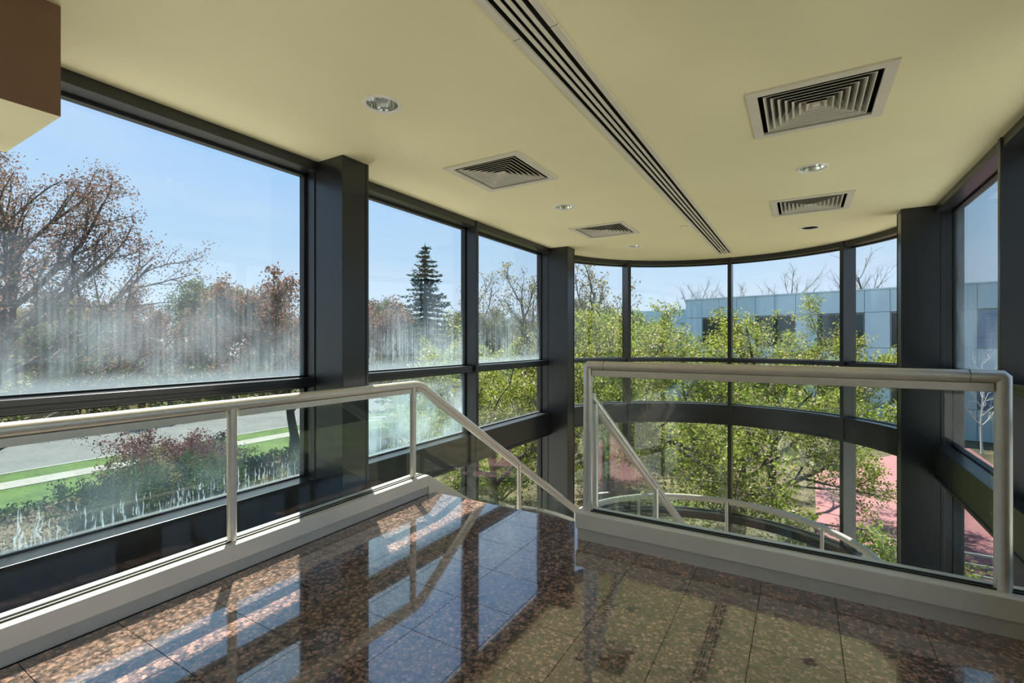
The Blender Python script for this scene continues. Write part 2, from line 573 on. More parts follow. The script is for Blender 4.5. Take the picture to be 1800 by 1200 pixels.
# ------------------------------------------------------------------ ceiling
LIGHTS = [(-2.0, 1.92), (0.07, 1.92), (-2.0, 4.31), (0.07, 4.31), (-2.0, 6.58)]
HOLE = (0.08, 6.56)
VENTS = [(-2.01, 3.19), (0.07, 3.17), (-2.0, 5.46), (0.075, 5.45)]
VH = 0.328
LDX, LDY0, LDY1 = 0.105, -3.2, 7.80
ce = MB()
poly = [(-3.33, YBACK - 0.1), (1.38, YBACK - 0.1)]
poly += [(XA + 2.355 * math.sin(math.radians(a)), YB + 2.355 * math.cos(math.radians(a))) for a in np.linspace(90, -90, 61)]
ce.prism(poly, 'Z', ZC, ZC + 0.22)
ceil_o = ce.build('ceiling', 'ceiling')
ceil_o['kind'] = 'structure'
cut = MB()
for x, y in VENTS:
    cut.box((x - 0.295, y - 0.295, ZC - 0.1), (x + 0.295, y + 0.295, ZC + 0.14))
cut.box((XA - 0.082, LDY0 + 0.02, ZC - 0.1), (XA + 0.082, LDY1 - 0.02, ZC + 0.12))
for x, y in LIGHTS + [HOLE]:
    n = 32
    vs = [(x + 0.091 * math.cos(2 * PI * i / n), y + 0.091 * math.sin(2 * PI * i / n)) for i in range(n)]
    cut.prism(vs, 'Z', ZC - 0.1, ZC + 0.17)
cut_o = cut.build('ceiling_cutter', 'black')
bo = ceil_o.modifiers.new('cut', 'BOOLEAN'); bo.object = cut_o; bo.operation = 'DIFFERENCE'; bo.solver = 'EXACT'
bpy.context.view_layer.update()
dg = bpy.context.evaluated_depsgraph_get()
me_new = bpy.data.meshes.new_from_object(ceil_o.evaluated_get(dg))
ceil_o.modifiers.clear()
ceil_o.data = me_new
me_new.materials.clear()
me_new.materials.append(M['ceiling'])
for p in me_new.polygons:
    p.material_index = 0
bpy.data.objects.remove(cut_o)

# ------------------------------------------------------------------ back wall, soffit, lower walls
def struct(o):
    o['kind'] = 'structure'
    return o

struct(B((-3.33, YBACK - 0.12, -0.3), (1.38, YBACK, ZC)).build('wall_back', 'wall'))
struct(B((-2.50, YBACK, 0.0), (1.10, YBACK + 0.018, 0.12)).build('baseboard_back', 'base_low'))
sof = struct(B((-3.19, -2.2, 2.085), (-2.50, 0.705, ZC - 0.002)).build('soffit', ['brown', 'ceiling']))
for p in sof.data.polygons:
    p.material_index = 1 if p.normal.z < -0.5 else 0
struct(B((-3.3, 2.55, ZG), (1.3, 2.70, -0.34)).build('wall_lower', 'wall'))
struct(B((-3.35, YBACK - 0.12, ZG - 0.12), (1.4, YB, ZG)).build('floor_lower', 'grout'))

# ------------------------------------------------------------------ windows
def straight_window(idx, gx, fx, y0, y1, mats, mullion_at=None, back=False):
    """gx glass line, fx inner frame line; y0..y1 the bay"""
    s = 1 if fx > gx else -1          # direction to the room
    w = thing('window_%d' % idx, None, None, (gx, y0, ZG), kind='structure')
    lo = lambda a, b: (min(a, b), max(a, b))
    def bar(name, xa, xb, z0, z1, mat='bronze', bev=0.003, ya=y0, yb=y1):
        a, b = lo(xa, xb)
        return B((a, ya, z0), (b, yb, z1)).build(name, mat, w, bevel=bev)
    out = gx - 0.05 * s
    bar('window_head', out, fx, HD, ZC)
    t = bar('transom', out, fx - 0.02 * s, TR0, TR1)
    sp = bar('spandrel', out, fx, SP0, SP1 - 0.012)
    bar('sill', out, fx + 0.006 * s, SP1 - 0.012, SP1, 'bronze')
    bar('lower_transom', out, fx, LT0, LT1)
    bar('bottom_rail', out, fx, ZG, ZG + 0.25)
    # groove line in the transom and a small cover lip on the spandrel foot
    bar('transom_groove', fx - 0.02 * s, fx - 0.0185 * s, (TR0 + TR1) / 2 - 0.003, (TR0 + TR1) / 2 + 0.002, 'bronze_dark', 0)
    bar('spandrel_lip', fx, fx + 0.012 * s, SP0, SP0 + 0.03)
    rows = [('upper_pane', TR1, HD), ('middle_pane', SP1, TR0), ('lower_pane', LT1, SP0), ('bottom_pane', ZG + 0.25, LT0)]
    for (nm, z0, z1), mt in zip(rows, mats):
        a, b = lo(gx - 0.006 * s, gx + 0.006 * s)
        B((a, y0 + 0.006, z0), (b, y1 - 0.006, z1)).build(nm, mt, w)
        fr = MB()
        a, b = lo(gx - 0.03 * s, gx + 0.022 * s)
        k = 0.018
        fr.box((a, y0, z0), (b, y1, z0 + k * 0.7)); fr.box((a, y0, z1 - k), (b, y1, z1))
        fr.box((a, y0, z0), (b, y0 + 0.02, z1)); fr.box((a, y1 - 0.02, z0), (b, y1, z1))
        fr.build('pane_gasket', 'bronze_dark', w)
    if mullion_at is not None:
        a, b = lo(out, fx + 0.01 * s)
        B((a, mullion_at - 0.024, ZG), (b, mullion_at + 0.024, ZC)).build('mullion', 'bronze', w, bevel=0.003)
    return w


COL = [(-1.52, -1.28), (2.29, 2.53), (6.10, 6.34)]
MUL = [0.505, 4.315]
clear4 = ['glass', 'glass', 'glass', 'glass']
k = 1
straight_window(k, GL, XL, YBACK, COL[0][0], clear4); k += 1
straight_window(k, GL, XL, COL[0][1], MUL[0] - 0.024, clear4, MUL[0]); k += 1
straight_window(k, GL, XL, MUL[0] + 0.024, COL[1][0], ['glass_hazy', 'glass_drip', 'glass', 'glass']); k += 1
straight_window(k, GL, XL, COL[1][1], MUL[1] - 0.024, ['glass_streak', 'glass_fog', 'glass_light', 'glass'], MUL[1]); k += 1
straight_window(k, GL, XL, MUL[1] + 0.024, COL[2][0], ['glass_streak', 'glass_light', 'glass_light', 'glass']); k += 1
straight_window(k, GR, XR, YBACK, COL[0][0], clear4); k += 1
straight_window(k, GR, XR, COL[0][1], MUL[0] - 0.024, clear4, MUL[0]); k += 1
straight_window(k, GR, XR, MUL[0] + 0.024, COL[1][0], clear4); k += 1
straight_window(k, GR, XR, COL[1][1], MUL[1] - 0.024, ['glass_light'] * 4, MUL[1]); k += 1
straight_window(k, GR, XR, MUL[1] + 0.024, COL[2][0], ['glass_right', 'glass_light', 'glass', 'glass']); k += 1


def curved_window(idx, a0, a1, mull=None):
    w = thing('window_%d' % idx, None, None, (XA, YB, ZG), kind='structure')
    A = lambda r0, r1, z0, z1, n=18, aa=a0, bb=a1: MB().arc(XA, YB, r0, r1, z0, z1, aa, bb, n)
    ro = RG + 0.05
    A(RI, ro, HD, ZC).build('window_head', 'bronze', w, True)
    A(RI + 0.02, ro, TR0 + 0.012, TR1 - 0.006).build('transom', 'bronze', w, True)
    A(RI, ro, SP0, SP1 - 0.012).build('spandrel', 'bronze', w, True)
    A(RI - 0.006, ro, SP1 - 0.012, SP1).build('sill', 'bronze', w, True)
    A(RI, ro, LT0, LT1).build('lower_transom', 'bronze', w, True)
    A(RI, ro, ZG, ZG + 0.25).build('bottom_rail', 'bronze', w, True)
    A(RI - 0.012, RI, SP0, SP0 + 0.03).build('spandrel_lip', 'bronze', w, True)
    for nm, z0, z1 in (('upper_pane', TR1 - 0.006, HD), ('middle_pane', SP1, TR0 + 0.012), ('lower_pane', LT1, SP0), ('bottom_pane', ZG + 0.25, LT0)):
        A(RG - 0.006, RG + 0.006, z0, z1).build(nm, 'glass', w, True)
        g = A(RG - 0.022, RG + 0.03, z1 - 0.014, z1)
        v2 = A(RG - 0.022, RG + 0.03, z0, z0 + 0.010)
        g.add(v2.v, v2.f)
        g.build('pane_gasket', 'bronze_dark', w, True)
    if mull is not None:
        hw = math.degrees(0.027 / RI)
        MB().arc(XA, YB, RI - 0.012, ro, ZG, ZC, mull - hw, mull + hw, 2).build('mullion', 'bronze', w)


HWD = math.degrees(0.027 / RI)
curved_window(k, -87, -43 - HWD, -43); k += 1
curved_window(k, -43 + HWD, -HWD, 0); k += 1
curved_window(k, HWD, 43 - HWD, 43); k += 1
curved_window(k, 43 + HWD, 87); k += 1

# columns
cl_labels = {
    (0, 'L'): 'dark metal column behind the camera on the street side',
    (1, 'L'): 'large dark metal column behind the left handrail, between the big street windows',
    (2, 'L'): 'dark metal column at the left end of the round bay',
    (0, 'R'): 'dark metal column behind the camera on the building side',
    (1, 'R'): 'dark metal column out of frame at the end of the front balustrade',
    (2, 'R'): 'wide dark metal column at the right end of the round bay',
}
for i, (y0, y1) in enumerate(COL):
    for sd in 'LR':
        x0, x1 = (GL - 0.06, -2.775) if sd == 'L' else (0.848, GR + 0.06)
        t = thing('column', cl_labels[(i, sd)], 'column', ((x0 + x1) / 2, (y0 + y1) / 2, ZG), 'dark metal columns')
        B((x0, y0, ZG), (x1, y1, ZC - 0.001)).build('shaft', 'bronze', t, bevel=0.004)
        xi = x1 if sd == 'L' else x0
        sgn = -1 if sd == 'L' else 1
        # cover strips beside the seams on the face towards the room end
        B((min(xi + sgn * 0.33, xi + sgn * 0.30), y0 - 0.008, ZG), (max(xi + sgn * 0.33, xi + sgn * 0.30), y0 + 0.002, ZC - 0.002)).build('cover_strip', 'bronze', t, bevel=0.002)
        xs = sorted((xi - sgn * 0.004, xi + sgn * 0.004))
        B((xs[0], y1 - 0.030, ZG), (xs[1], y1 - 0.024, ZC - 0.002)).build('seam', 'bronze_dark', t)

# ================================================================== balustrades
RT = 0.029                      # handrail radius
SLOPE = -0.62

def rail_z(y):
    return 0.866 + SLOPE * max(0.0, y - 2.87)


def clamp_bar(mb, p, q, w, h):
    """rectangular bar hanging under the line p-q in the X = const plane"""
    (x, y0, z0), (_, y1, z1) = p, q
    mb.prism([(y0, z0), (y1, z1), (y1, z1 - h), (y0, z0 - h)], 'X', x - w / 2, x + w / 2)
    return mb


def side_rail(name, label, x, y_start, y_end, posts, base_x, flat_base, cat='railing', y_post_slope=()):
    t = thing(name, label, cat, (x, y_start, 0))
    yb = 2.87
    pts = [(x, y_start, rail_z(0))]
    if y_start < yb:
        pts += [(x, yb - 0.07, 0.866), (x, yb - 0.02, 0.860)]
    pts += [(x, yb + 0.03, 0.866 + SLOPE * 0.035), (x, y_end, rail_z(y_end))]
    MB().tube(pts, RT, 16).build('handrail', 'alu', t, True)
    cb = MB()
    gl = MB()
    x0, x1 = base_x
    cuts = sorted([y_start] + list(posts) + [y_end])
    base_top = 0.150
    bt = lambda y: base_top + SLOPE * max(0.0, y - 2.90)
    for a, b in zip(cuts[:-1], cuts[1:]):
        a2, b2 = a + 0.034, b - 0.034
        if b2 - a2 < 0.1:
            continue
        seg = [a2, b2] if not (a2 < yb < b2) else [a2, yb, b2]
        cb = MB()
        for p, q in zip(seg[:-1], seg[1:]):
            clamp_bar(cb, (x, p, rail_z(p) - RT * 1.02), (x, q, rail_z(q) - RT * 1.02), 0.030, 0.034)
        cb.build('glass_clamp', 'alu', t)
        top = [(y, rail_z(y) - RT - 0.030) for y in seg]
        ys = [a2] + ([2.90] if a2 < 2.90 < b2 else []) + [b2]
        bot = [(y, bt(y) - 0.03) for y in reversed(ys)]
        MB().prism(top + bot, 'X', x - 0.005, x + 0.005).build('glass_panel', 'glass_rail', t)
    for y in posts:
        MB().tube([(x, y, bt(y) - 0.05), (x, y, rail_z(y) - RT * 0.6)], 0.024, 14).build('post', 'alu', t, True)
    if flat_base:
        B((x0, y_start, 0.062), (x1, 2.90, base_top)).build('base', 'base', t, bevel=0.004)
        B((x0, y_start, 0.0), (x1 - 0.012, 2.90, 0.062)).build('kick_strip', 'base_low', t)
        B((x + 0.012, y_start, base_top), (x + 0.020, 2.90, base_top + 0.006)).build('glazing_bead', 'bronze_dark', t)
        B((x - 0.020, y_start, base_top), (x - 0.012, 2.90, base_top + 0.006)).build('glazing_bead', 'bronze_dark', t)
    ye = y_end
    MB().prism([(2.90, base_top), (ye, bt(ye)), (ye, bt(ye) - 0.42), (2.90, -0.30)], 'X', x0, x1).build('stringer', 'base', t, bevel=0.003)
    return t


side_rail('stair_railing', 'satin metal and glass railing along the street windows, sloping down the stairs', -2.575, YBACK + 0.05, 6.02,
          [-2.73, -1.35, 0.03, 1.41, 2.79, 4.42, 5.92], (-2.655, -2.508), True)
side_rail('stair_railing', 'sloping metal stair handrail with glass, behind the front balustrade post', -1.150, 2.905, 6.02,
          [2.95, 4.48, 5.92], (-1.215, -1.085), False)

# front balustrade
bx0, bx1, by0, by1, bz = -1.178, 1.10, 2.700, 2.860, 0.162
t = thing('balustrade', 'front glass balustrade with square metal rail frame across the landing edge', 'balustrade', ((bx0 + bx1) / 2, 2.78, 0))
yc = 2.782
px0, px1 = -1.128, 0.722
zr = 1.052
rt = 0.030
MB().tube([(px0, yc, bz - 0.02), (px0, yc, zr - 0.008), (px0 + 0.008, yc, zr), (px1 - 0.008, yc, zr), (px1, yc, zr - 0.008), (px1, yc, bz - 0.02)], rt, 18).build('rail_frame', 'alu', t, True)
for sx, xx in ((1, px0), (-1, px1)):
    MB().tube([(xx + sx * 0.105, yc, zr), (xx + sx * 0.107, yc, zr)], rt * 1.01, 18).build('rail_joint', 'bronze_dark', t)
B((px0 + 0.03, yc - 0.016, zr - rt - 0.034), (px1 - 0.03, yc + 0.016, zr - rt * 0.9)).build('glass_clamp', 'alu', t, bevel=0.003)
B((px0 + 0.036, yc - 0.006, bz - 0.04), (px1 - 0.036, yc + 0.006, zr - rt - 0.028)).build('glass_panel', 'glass_rail', t)
B((bx0, by0, 0.070), (bx1, by1, bz)).build('base', 'base', t, bevel=0.004)
B((bx0 + 0.010, by0 + 0.012, 0.0), (bx1, by1, 0.070)).build('kick_strip', 'base_low', t)
B((bx0 + 0.07, yc + 0.010, bz), (bx1, yc + 0.018, bz + 0.007)).build('glazing_bead', 'bronze_dark', t)
B((bx0 + 0.07, yc - 0.018, bz), (bx1, yc - 0.010, bz + 0.007)).build('glazing_bead', 'bronze_dark', t)
B((px1 + 0.034, yc - 0.006, bz - 0.04), (bx1 - 0.01, yc + 0.006, bz + 0.004)).build('glass_edge_strip', 'bronze_dark', t)

# stairs
ZL = -2.07
st = thing('staircase', 'granite staircase going down to the round landing', 'stairs', (-1.86, 2.95, ZL))
NR = 12
rise, run = -ZL / NR, 0.2775
for i in range(1, NR):
    z = -rise * i
    y = 2.955 + run * (i - 1)
    B((-2.508, y - 0.02, z - 0.035), (-1.215, y + run, z)).build('tread', 'granite', st, bevel=0.003)
    B((-2.508, y + run - 0.02, z - rise + 0.0), (-1.215, y + run, z - 0.035)).build('riser', 'granite', st)
B((-2.508, 2.92, -rise), (-1.215, 2.935, -0.022)).build('riser', 'granite', st)
land = MB()
lp = [(-2.86, 5.98)] + [(XA + 1.93 * math.sin(math.radians(a)), YB + 1.93 * math.cos(math.radians(a))) for a in np.linspace(-90, 90, 41)] + [(0.92, 5.98)]
land.prism(lp, 'Z', ZL - 0.25, ZL)
land_o = struct(land.build('floor_landing', 'granite'))
st2 = thing('staircase', 'lower granite flight from the round landing to the ground floor', 'stairs', (0.0, 5.98, ZG))
for i in range(1, NR):
    z = ZL - rise * i
    y = 5.98 - run * (i - 1)
    B((-0.75, y - run, z - 0.05), (0.72, y + 0.02, z)).build('tread', 'granite', st2)
    B((-0.75, y - run, z - rise), (0.72, y - run + 0.02, z - 0.05)).build('riser', 'granite', st2)

# curved railing on the landing
cr = thing('curved_railing', 'curved metal and glass railing round the lower landing inside the bay', 'railing', (XA, YB, ZL))
R2, zr2 = 1.76, ZL + 0.866
pts = [(XA + R2 * math.sin(math.radians(a)), YB + R2 * math.cos(math.radians(a)), zr2) for a in np.linspace(-86, 88, 60)]
MB().tube(pts, 0.028, 14).build('handrail', 'alu', cr, True)
MB().arc(XA, YB, R2 - 0.07, R2 + 0.07, ZL, ZL + 0.15, -86, 88, 40).build('base', 'base', cr, True)
pa = [-85, -43, 0, 43, 86]
for a in pa:
    x, y = XA + R2 * math.sin(math.radians(a)), YB + R2 * math.cos(math.radians(a))
    MB().tube([(x, y, ZL + 0.1), (x, y, zr2 - 0.02)], 0.023, 12).build('post', 'alu', cr, True)
for a, b in zip(pa[:-1], pa[1:]):
    MB().arc(XA, YB, R2 - 0.005, R2 + 0.005, ZL + 0.12, zr2 - 0.05, a + 1.2, b - 1.2, 14).build('glass_panel', 'glass_rail', cr, True)
    MB().arc(XA, YB, R2 - 0.014, R2 + 0.014, zr2 - 0.058, zr2 - 0.025, a + 1.2, b - 1.2, 14).build('glass_clamp', 'alu', cr, True)

# ================================================================== ceiling fittings
def copy_tree(o, loc, label):
    c = o.copy(); C.objects.link(c); c.location = loc; c['label'] = label
    for ch in o.children:
        d = ch.copy(); C.objects.link(d); d.parent = c
    return c


def make_vent(loc, label):
    t = thing('ceiling_vent', label, 'vent', loc, 'square ceiling diffusers')
    x, y, z = loc
    fl = MB()
    o, i_ = VH, 0.275
    zb = z - 0.010
    for a, b in (((x - o, y - o), (x + o, y - i_)), ((x - o, y + i_), (x + o, y + o)), ((x - o, y - i_), (x - i_, y + i_)), ((x + i_, y - i_), (x + o, y + i_))):
        fl.box((a[0], a[1], zb), (b[0], b[1], z + 0.004))
    fl.build('flange', 'vent', t)
    du = MB()
    w = 0.292
    du.box((x - w, y - w, z + 0.10), (x + w, y + w, z + 0.135))
    du.box((x - w, y - w, z), (x - w + 0.012, y + w, z + 0.11)); du.box((x + w - 0.012, y - w, z), (x + w, y + w, z + 0.11))
    du.box((x - w, y - w, z), (x + w, y - w + 0.012, z + 0.11)); du.box((x - w, y + w - 0.012, z), (x + w, y + w, z + 0.11))
    du.build('duct_box', 'black', t)
    for k_ in range(7):
        a = 0.250 - 0.0335 * k_
        b = a - 0.026
        lv = MB()
        th = 0.005
        vs = []
        for (h, zz) in ((a, z - 0.006), (b, z + 0.055), (b - th, z + 0.055), (a - th, z - 0.006)):
            vs += [(x - h, y - h, zz), (x + h, y - h, zz), (x + h, y + h, zz), (x - h, y + h, zz)]
        fs = []
        for q in range(4):
            for s in range(4):
                fs.append((q * 4 + s, q * 4 + (s + 1) % 4, ((q + 1) % 4) * 4 + (s + 1) % 4, ((q + 1) % 4) * 4 + s))
        lv.add(vs, fs)
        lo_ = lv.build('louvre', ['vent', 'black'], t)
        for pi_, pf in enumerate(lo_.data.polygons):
            pf.material_index = 1 if pi_ < 4 else 0      # blade back coloured black to stand in for shade in the gaps
    B((x - 0.017, y - 0.017, z - 0.003), (x + 0.017, y + 0.017, z + 0.01)).build('centre_plate', 'vent', t)
    return t


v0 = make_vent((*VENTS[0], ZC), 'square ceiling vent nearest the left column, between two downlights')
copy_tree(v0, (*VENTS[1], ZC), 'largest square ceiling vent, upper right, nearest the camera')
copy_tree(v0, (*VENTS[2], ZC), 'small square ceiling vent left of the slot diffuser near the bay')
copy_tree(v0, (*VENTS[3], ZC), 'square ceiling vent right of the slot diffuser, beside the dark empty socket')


def make_light(loc, label, lit=True):
    x, y, z = loc
    t = thing('downlight', label, 'downlight', loc, 'recessed ceiling downlights')
    MB().lathe([(0.086, z + 0.004), (0.105, z + 0.001), (0.106, z - 0.003), (0.098, z - 0.008), (0.089, z - 0.007), (0.084, z - 0.001)], x, y, 36, True).build('trim_ring', 'white', t, True)
    prof = [(0.088, z - 0.001), (0.084, z + 0.03), (0.077, z + 0.07), (0.066, z + 0.11), (0.04, z + 0.145), (0.002, z + 0.15)]
    MB().lathe(prof, x, y, 36).build('reflector', 'chrome' if lit else 'black', t, True)
    if lit:
        MB().lathe([(0.001, z + 0.035), (0.022, z + 0.038), (0.034, z + 0.055), (0.034, z + 0.10), (0.02, z + 0.146)], x, y, 20).build('bulb', 'bulb', t, True)
        B((x - 0.08, y - 0.003, z + 0.028), (x + 0.08, y + 0.003, z + 0.034)).build('lamp_divider', 'steel', t)
    else:
        B((x - 0.08, y - 0.004, z + 0.010), (x + 0.08, y + 0.004, z + 0.02)).build('cross_bar', 'steel', t)
    return t


d0 = make_light((*LIGHTS[0], ZC), 'recessed chrome downlight at upper left, nearest and largest in view')
for i, lb in ((2, 'recessed chrome downlight between the two left ceiling vents'), (3, 'recessed chrome downlight between the two right ceiling vents'),
              (4, 'recessed chrome downlight nearest the round bay, left of the slot diffuser')):
    copy_tree(d0, (*LIGHTS[i], ZC), lb)
copy_tree(d0, (*LIGHTS[1], ZC), 'recessed chrome downlight right of the slot diffuser, just above the top of the picture')
make_light((*HOLE, ZC), 'dark empty downlight socket near the right end of the bay', False)

sp = thing('sprinkler_cover', 'small round sprinkler cover plate beside the slot diffuser', 'sprinkler', (-1.16, 5.75, ZC))
MB().lathe([(0.001, ZC - 0.012), (0.036, ZC - 0.011), (0.042, ZC - 0.006), (0.042, ZC - 0.001), (0.001, ZC - 0.001)], -1.16, 5.75, 28).build('cover_plate', 'ceiling', sp, True)
MB().lathe([(0.040, ZC - 0.002), (0.046, ZC - 0.002), (0.046, ZC + 0.0), (0.040, ZC + 0.0)], -1.16, 5.75, 28, True).build('shadow_ring', 'steel', sp, True)

sl = thing('slot_diffuser', 'long four-slot linear air diffuser running along the ceiling to the bay', 'diffuser', (XA, (LDY0 + LDY1) / 2, ZC))
for s in (-1, 1):
    a, b = sorted((XA + s * 0.072, XA + s * LDX))
    B((a, LDY0, ZC - 0.009), (b, LDY1, ZC + 0.003)).build('flange', 'vent', sl)
    a, b = sorted((XA + s * 0.074, XA + s * 0.080))
    B((a, LDY0 + 0.03, ZC + 0.003), (b, LDY1 - 0.03, ZC + 0.09)).build('side_wall', 'black', sl)
for yy in (LDY0, LDY1 - 0.03):
    B((XA - 0.072, yy, ZC - 0.008), (XA + 0.072, yy + 0.03, ZC + 0.003)).build('end_cap', 'vent', sl)
B((XA - 0.08, LDY0 + 0.03, ZC + 0.085), (XA + 0.08, LDY1 - 0.03, ZC + 0.095)).build('backing', 'black', sl)
for xx in (-0.036, 0.0, 0.036):
    B((XA + xx - 0.009, LDY0 + 0.03, ZC - 0.006), (XA + xx + 0.009, LDY1 - 0.03, ZC - 0.001)).build('bar', 'vent', sl)
for yy in (1.80, 4.15, 6.05):
    for s in (-1, 1):
        a, b = sorted((XA + s * 0.0725, XA + s * (LDX + 0.0005)))
        B((a, yy, ZC - 0.0094), (b, yy + 0.003, ZC)).build('joint', 'bronze_dark', sl)

# ================================================================== outside: ground
def flat(name, poly, z, mat, th=0.06):
    m = MB(); m.prism(poly, 'Z', z - th, z)
    return struct(m.build(name, mat))

flat('ground', [(-140, -90), (120, -90), (120, 170), (-140, 170)], ZG - 0.10, 'woods', 0.2)
flat('lawn', [(-27.6, -60), (-21.2, -60), (-21.6, 5.0), (-21.0, 12), (-20.6, 120), (-27.6, 120)], ZG - 0.03, 'lawn', 0.07)
flat('planting_bed', [(-21.2, -60), (-3.6, -60), (-3.6, 8), (-1, 9.3), (2, 9.3), (14, 9.3), (14, 60), (-20.8, 60), (-21.0, 12), (-21.6, 5)], ZG - 0.04, 'mulch', 0.06)
flat('bounce_paving_left', [(-15.4, -60), (-3.55, -60), (-3.55, 8.0), (-15.4, 8.0)], ZG - 0.015, 'bounce_concrete', 0.08)  # unseen pale paving added to bounce sunlight up onto the ceiling
flat('bounce_paving_right', [(1.5, -60), (30, -60), (30, 12.6), (1.5, 12.6)], ZG - 0.015, 'bounce_concrete', 0.08)  # same on the right: added out of view as a sun bounce
flat('sidewalk', [(-25.95, -60), (-24.75, -60), (-24.75, 120), (-25.95, 120)], ZG - 0.01, 'concrete', 0.08)
flat('road', [(-37.2, -60), (-27.8, -60), (-27.8, 120), (-37.2, 120)], ZG - 0.06, 'asphalt', 0.04)
struct(B((-27.8, -60, ZG - 0.1), (-27.6, 120, ZG - 0.01)).build('kerb', 'concrete'))
flat('verge', [(-41, -60), (-37.4, -60), (-37.4, 120), (-41, 120)], ZG - 0.04, 'lawn', 0.07)
struct(B((-37.4, -60, ZG - 0.1), (-37.2, 120, ZG - 0.01)).build('kerb', 'concrete'))
flat('plaza', [(0.35, 14.6), (6.8, 14.6), (7.2, 32.5), (4.0, 29.2), (0.45, 23.3)], ZG - 0.01, 'pink', 0.09)

# ================================================================== outside: office building
bA = Vector((-7.5, 38.0, 0)); bU = Vector((12.3, -2.5, 0)).normalized(); bN = Vector((-bU.y, bU.x, 0))   # bN away from camera
bd = thing('office_building', 'pale blue panelled office block behind the blossoming tree', 'building', (-7.5, 38.0, ZG))


def slab(u0, u1, n0, n1, z0, z1):
    P = lambda u, n, z: bA + bU * u + bN * n + Vector((0, 0, z))
    vs = [P(u0, n0, z0), P(u1, n0, z0), P(u1, n1, z0), P(u0, n1, z0), P(u0, n0, z1), P(u1, n0, z1), P(u1, n1, z1), P(u0, n1, z1)]
    return MB().add(vs, [(0, 3, 2, 1), (4, 5, 6, 7), (0, 1, 5, 4), (1, 2, 6, 5), (2, 3, 7, 6), (3, 0, 4, 7)])


ZT = 4.30
PW, NC = 1.22, 20
slab(0.05, PW * NC, 0.05, 14, ZG, ZT - 0.03).build('core_wall', 'panel_back', bd)
slab(-0.05, PW * NC, -0.10, 0.25, ZT - 0.03, ZT + 0.06).build('parapet_cap', 'panel', bd)
rows = [(ZG, -2.45), (-2.45, -0.65), (-0.65, 0.82), (0.82, 2.95), (2.95, ZT - 0.03)]
g = 0.012
for ci in range(NC):
    u0, u1 = ci * PW, (ci + 1) * PW
    for ri, (z0, z1) in enumerate(rows):
        if ri in (1, 3) and ci % 3 in (1, 2):
            wd = slab(u0 + 0.02, u1 - 0.02, 0.02, 0.05, z0 + 0.02, z1 - 0.06).build('window_frame', 'steel', bd)
            if ci == 13:
                nl = 12
                for q in range(nl):
                    a = z0 + 0.08 + (z1 - z0 - 0.18) * q / nl
                    slab(u0 + 0.05, u1 - 0.05, -0.03, 0.02, a, a + (z1 - z0) / nl * 0.7).build('slat', 'louvre', wd)
            else:
                slab(u0 + (0.06 if ci % 3 == 1 else 0.01), u1 - (0.06 if ci % 3 == 2 else 0.01), 0.0, 0.03, z0 + 0.07, z1 - 0.10).build('pane', 'win_dark', wd)
        else:
            slab(u0 + g, u1 - g, -0.06, 0.05, z0 + g, z1 - g).build('panel', 'panel', bd)
# lower wing
wg = thing('building_wing', 'lower wing of the pale blue office block, left of the tall part', 'building', (-11.0, 42.0, ZG))
slab(-6.0, 0.0, 3.05, 12, ZG, 3.85).build('core_wall', 'panel_back', wg)
for ci in range(5):
    u0, u1 = -6.0 + ci * 1.2, -6.0 + (ci + 1) * 1.2
    for z0, z1 in ((ZG, -2.4), (-2.4, -0.6), (-0.6, 0.8), (0.8, 2.7), (2.7, 3.85)):
        if (z0 in (0.8, -2.4)) and ci in (1, 2, 4):
            wd = slab(u0 + 0.02, u1 - 0.02, 3.02, 3.05, z0 + 0.02, z1 - 0.05).build('window_frame', 'steel', wg)
            slab(u0 + 0.05, u1 - 0.05, 3.0, 3.03, z0 + 0.06, z1 - 0.10).build('pane', 'win_dark', wd)
        else:
            slab(u0 + g, u1 - g, 2.94, 3.05, z0 + g, z1 - g).build('panel', 'panel', wg)

# utility box and fence outside
ub = thing('utility_box', 'small dark green utility box beside the pink paving', 'utility box', (0.9, 24.6, ZG - 0.04))
B((0.45, 24.3, ZG - 0.05), (1.35, 24.9, ZG + 0.55)).build('cabinet', 'box_green', ub, bevel=0.03)
B((0.40, 24.25, ZG + 0.55), (1.40, 24.95, ZG + 0.63)).build('lid', 'box_green', ub, bevel=0.02)
B((0.35, 24.2, ZG - 0.06), (1.45, 25.0, ZG + 0.02)).build('plinth', 'concrete', ub)
fn = thing('fence', 'low grey horizontal rail fence in front of the pink paving', 'fence', (5.0, 13.2, ZG))
for i in range(5):
    z = ZG + 0.16 + i * 0.215
    MB().tube([(1.0, 13.2, z), (9.4, 13.2, z)], 0.028, 8).build('rail', 'steel', fn, True)
for x in (1.0, 2.68, 4.36, 6.04, 7.72, 9.4):
    B((x - 0.035, 13.17, ZG - 0.05), (x + 0.035, 13.23, ZG + 1.06)).build('post', 'steel', fn)

# ================================================================== trees
def mesh_np(name, verts, quads, mat):
    me = bpy.data.meshes.new(name)
    nv, nf = len(verts), len(quads)
    me.vertices.add(nv)
    me.vertices.foreach_set('co', np.asarray(verts, np.float32).ravel())
    k_ = quads.shape[1]
    me.loops.add(nf * k_)
    me.loops.foreach_set('vertex_index', quads.astype(np.int32).ravel())
    me.polygons.add(nf)
    me.polygons.foreach_set('loop_start', np.arange(0, nf * k_, k_, dtype=np.int32))
    me.update(calc_edges=True)
    me.materials.append(M[mat])
    return me


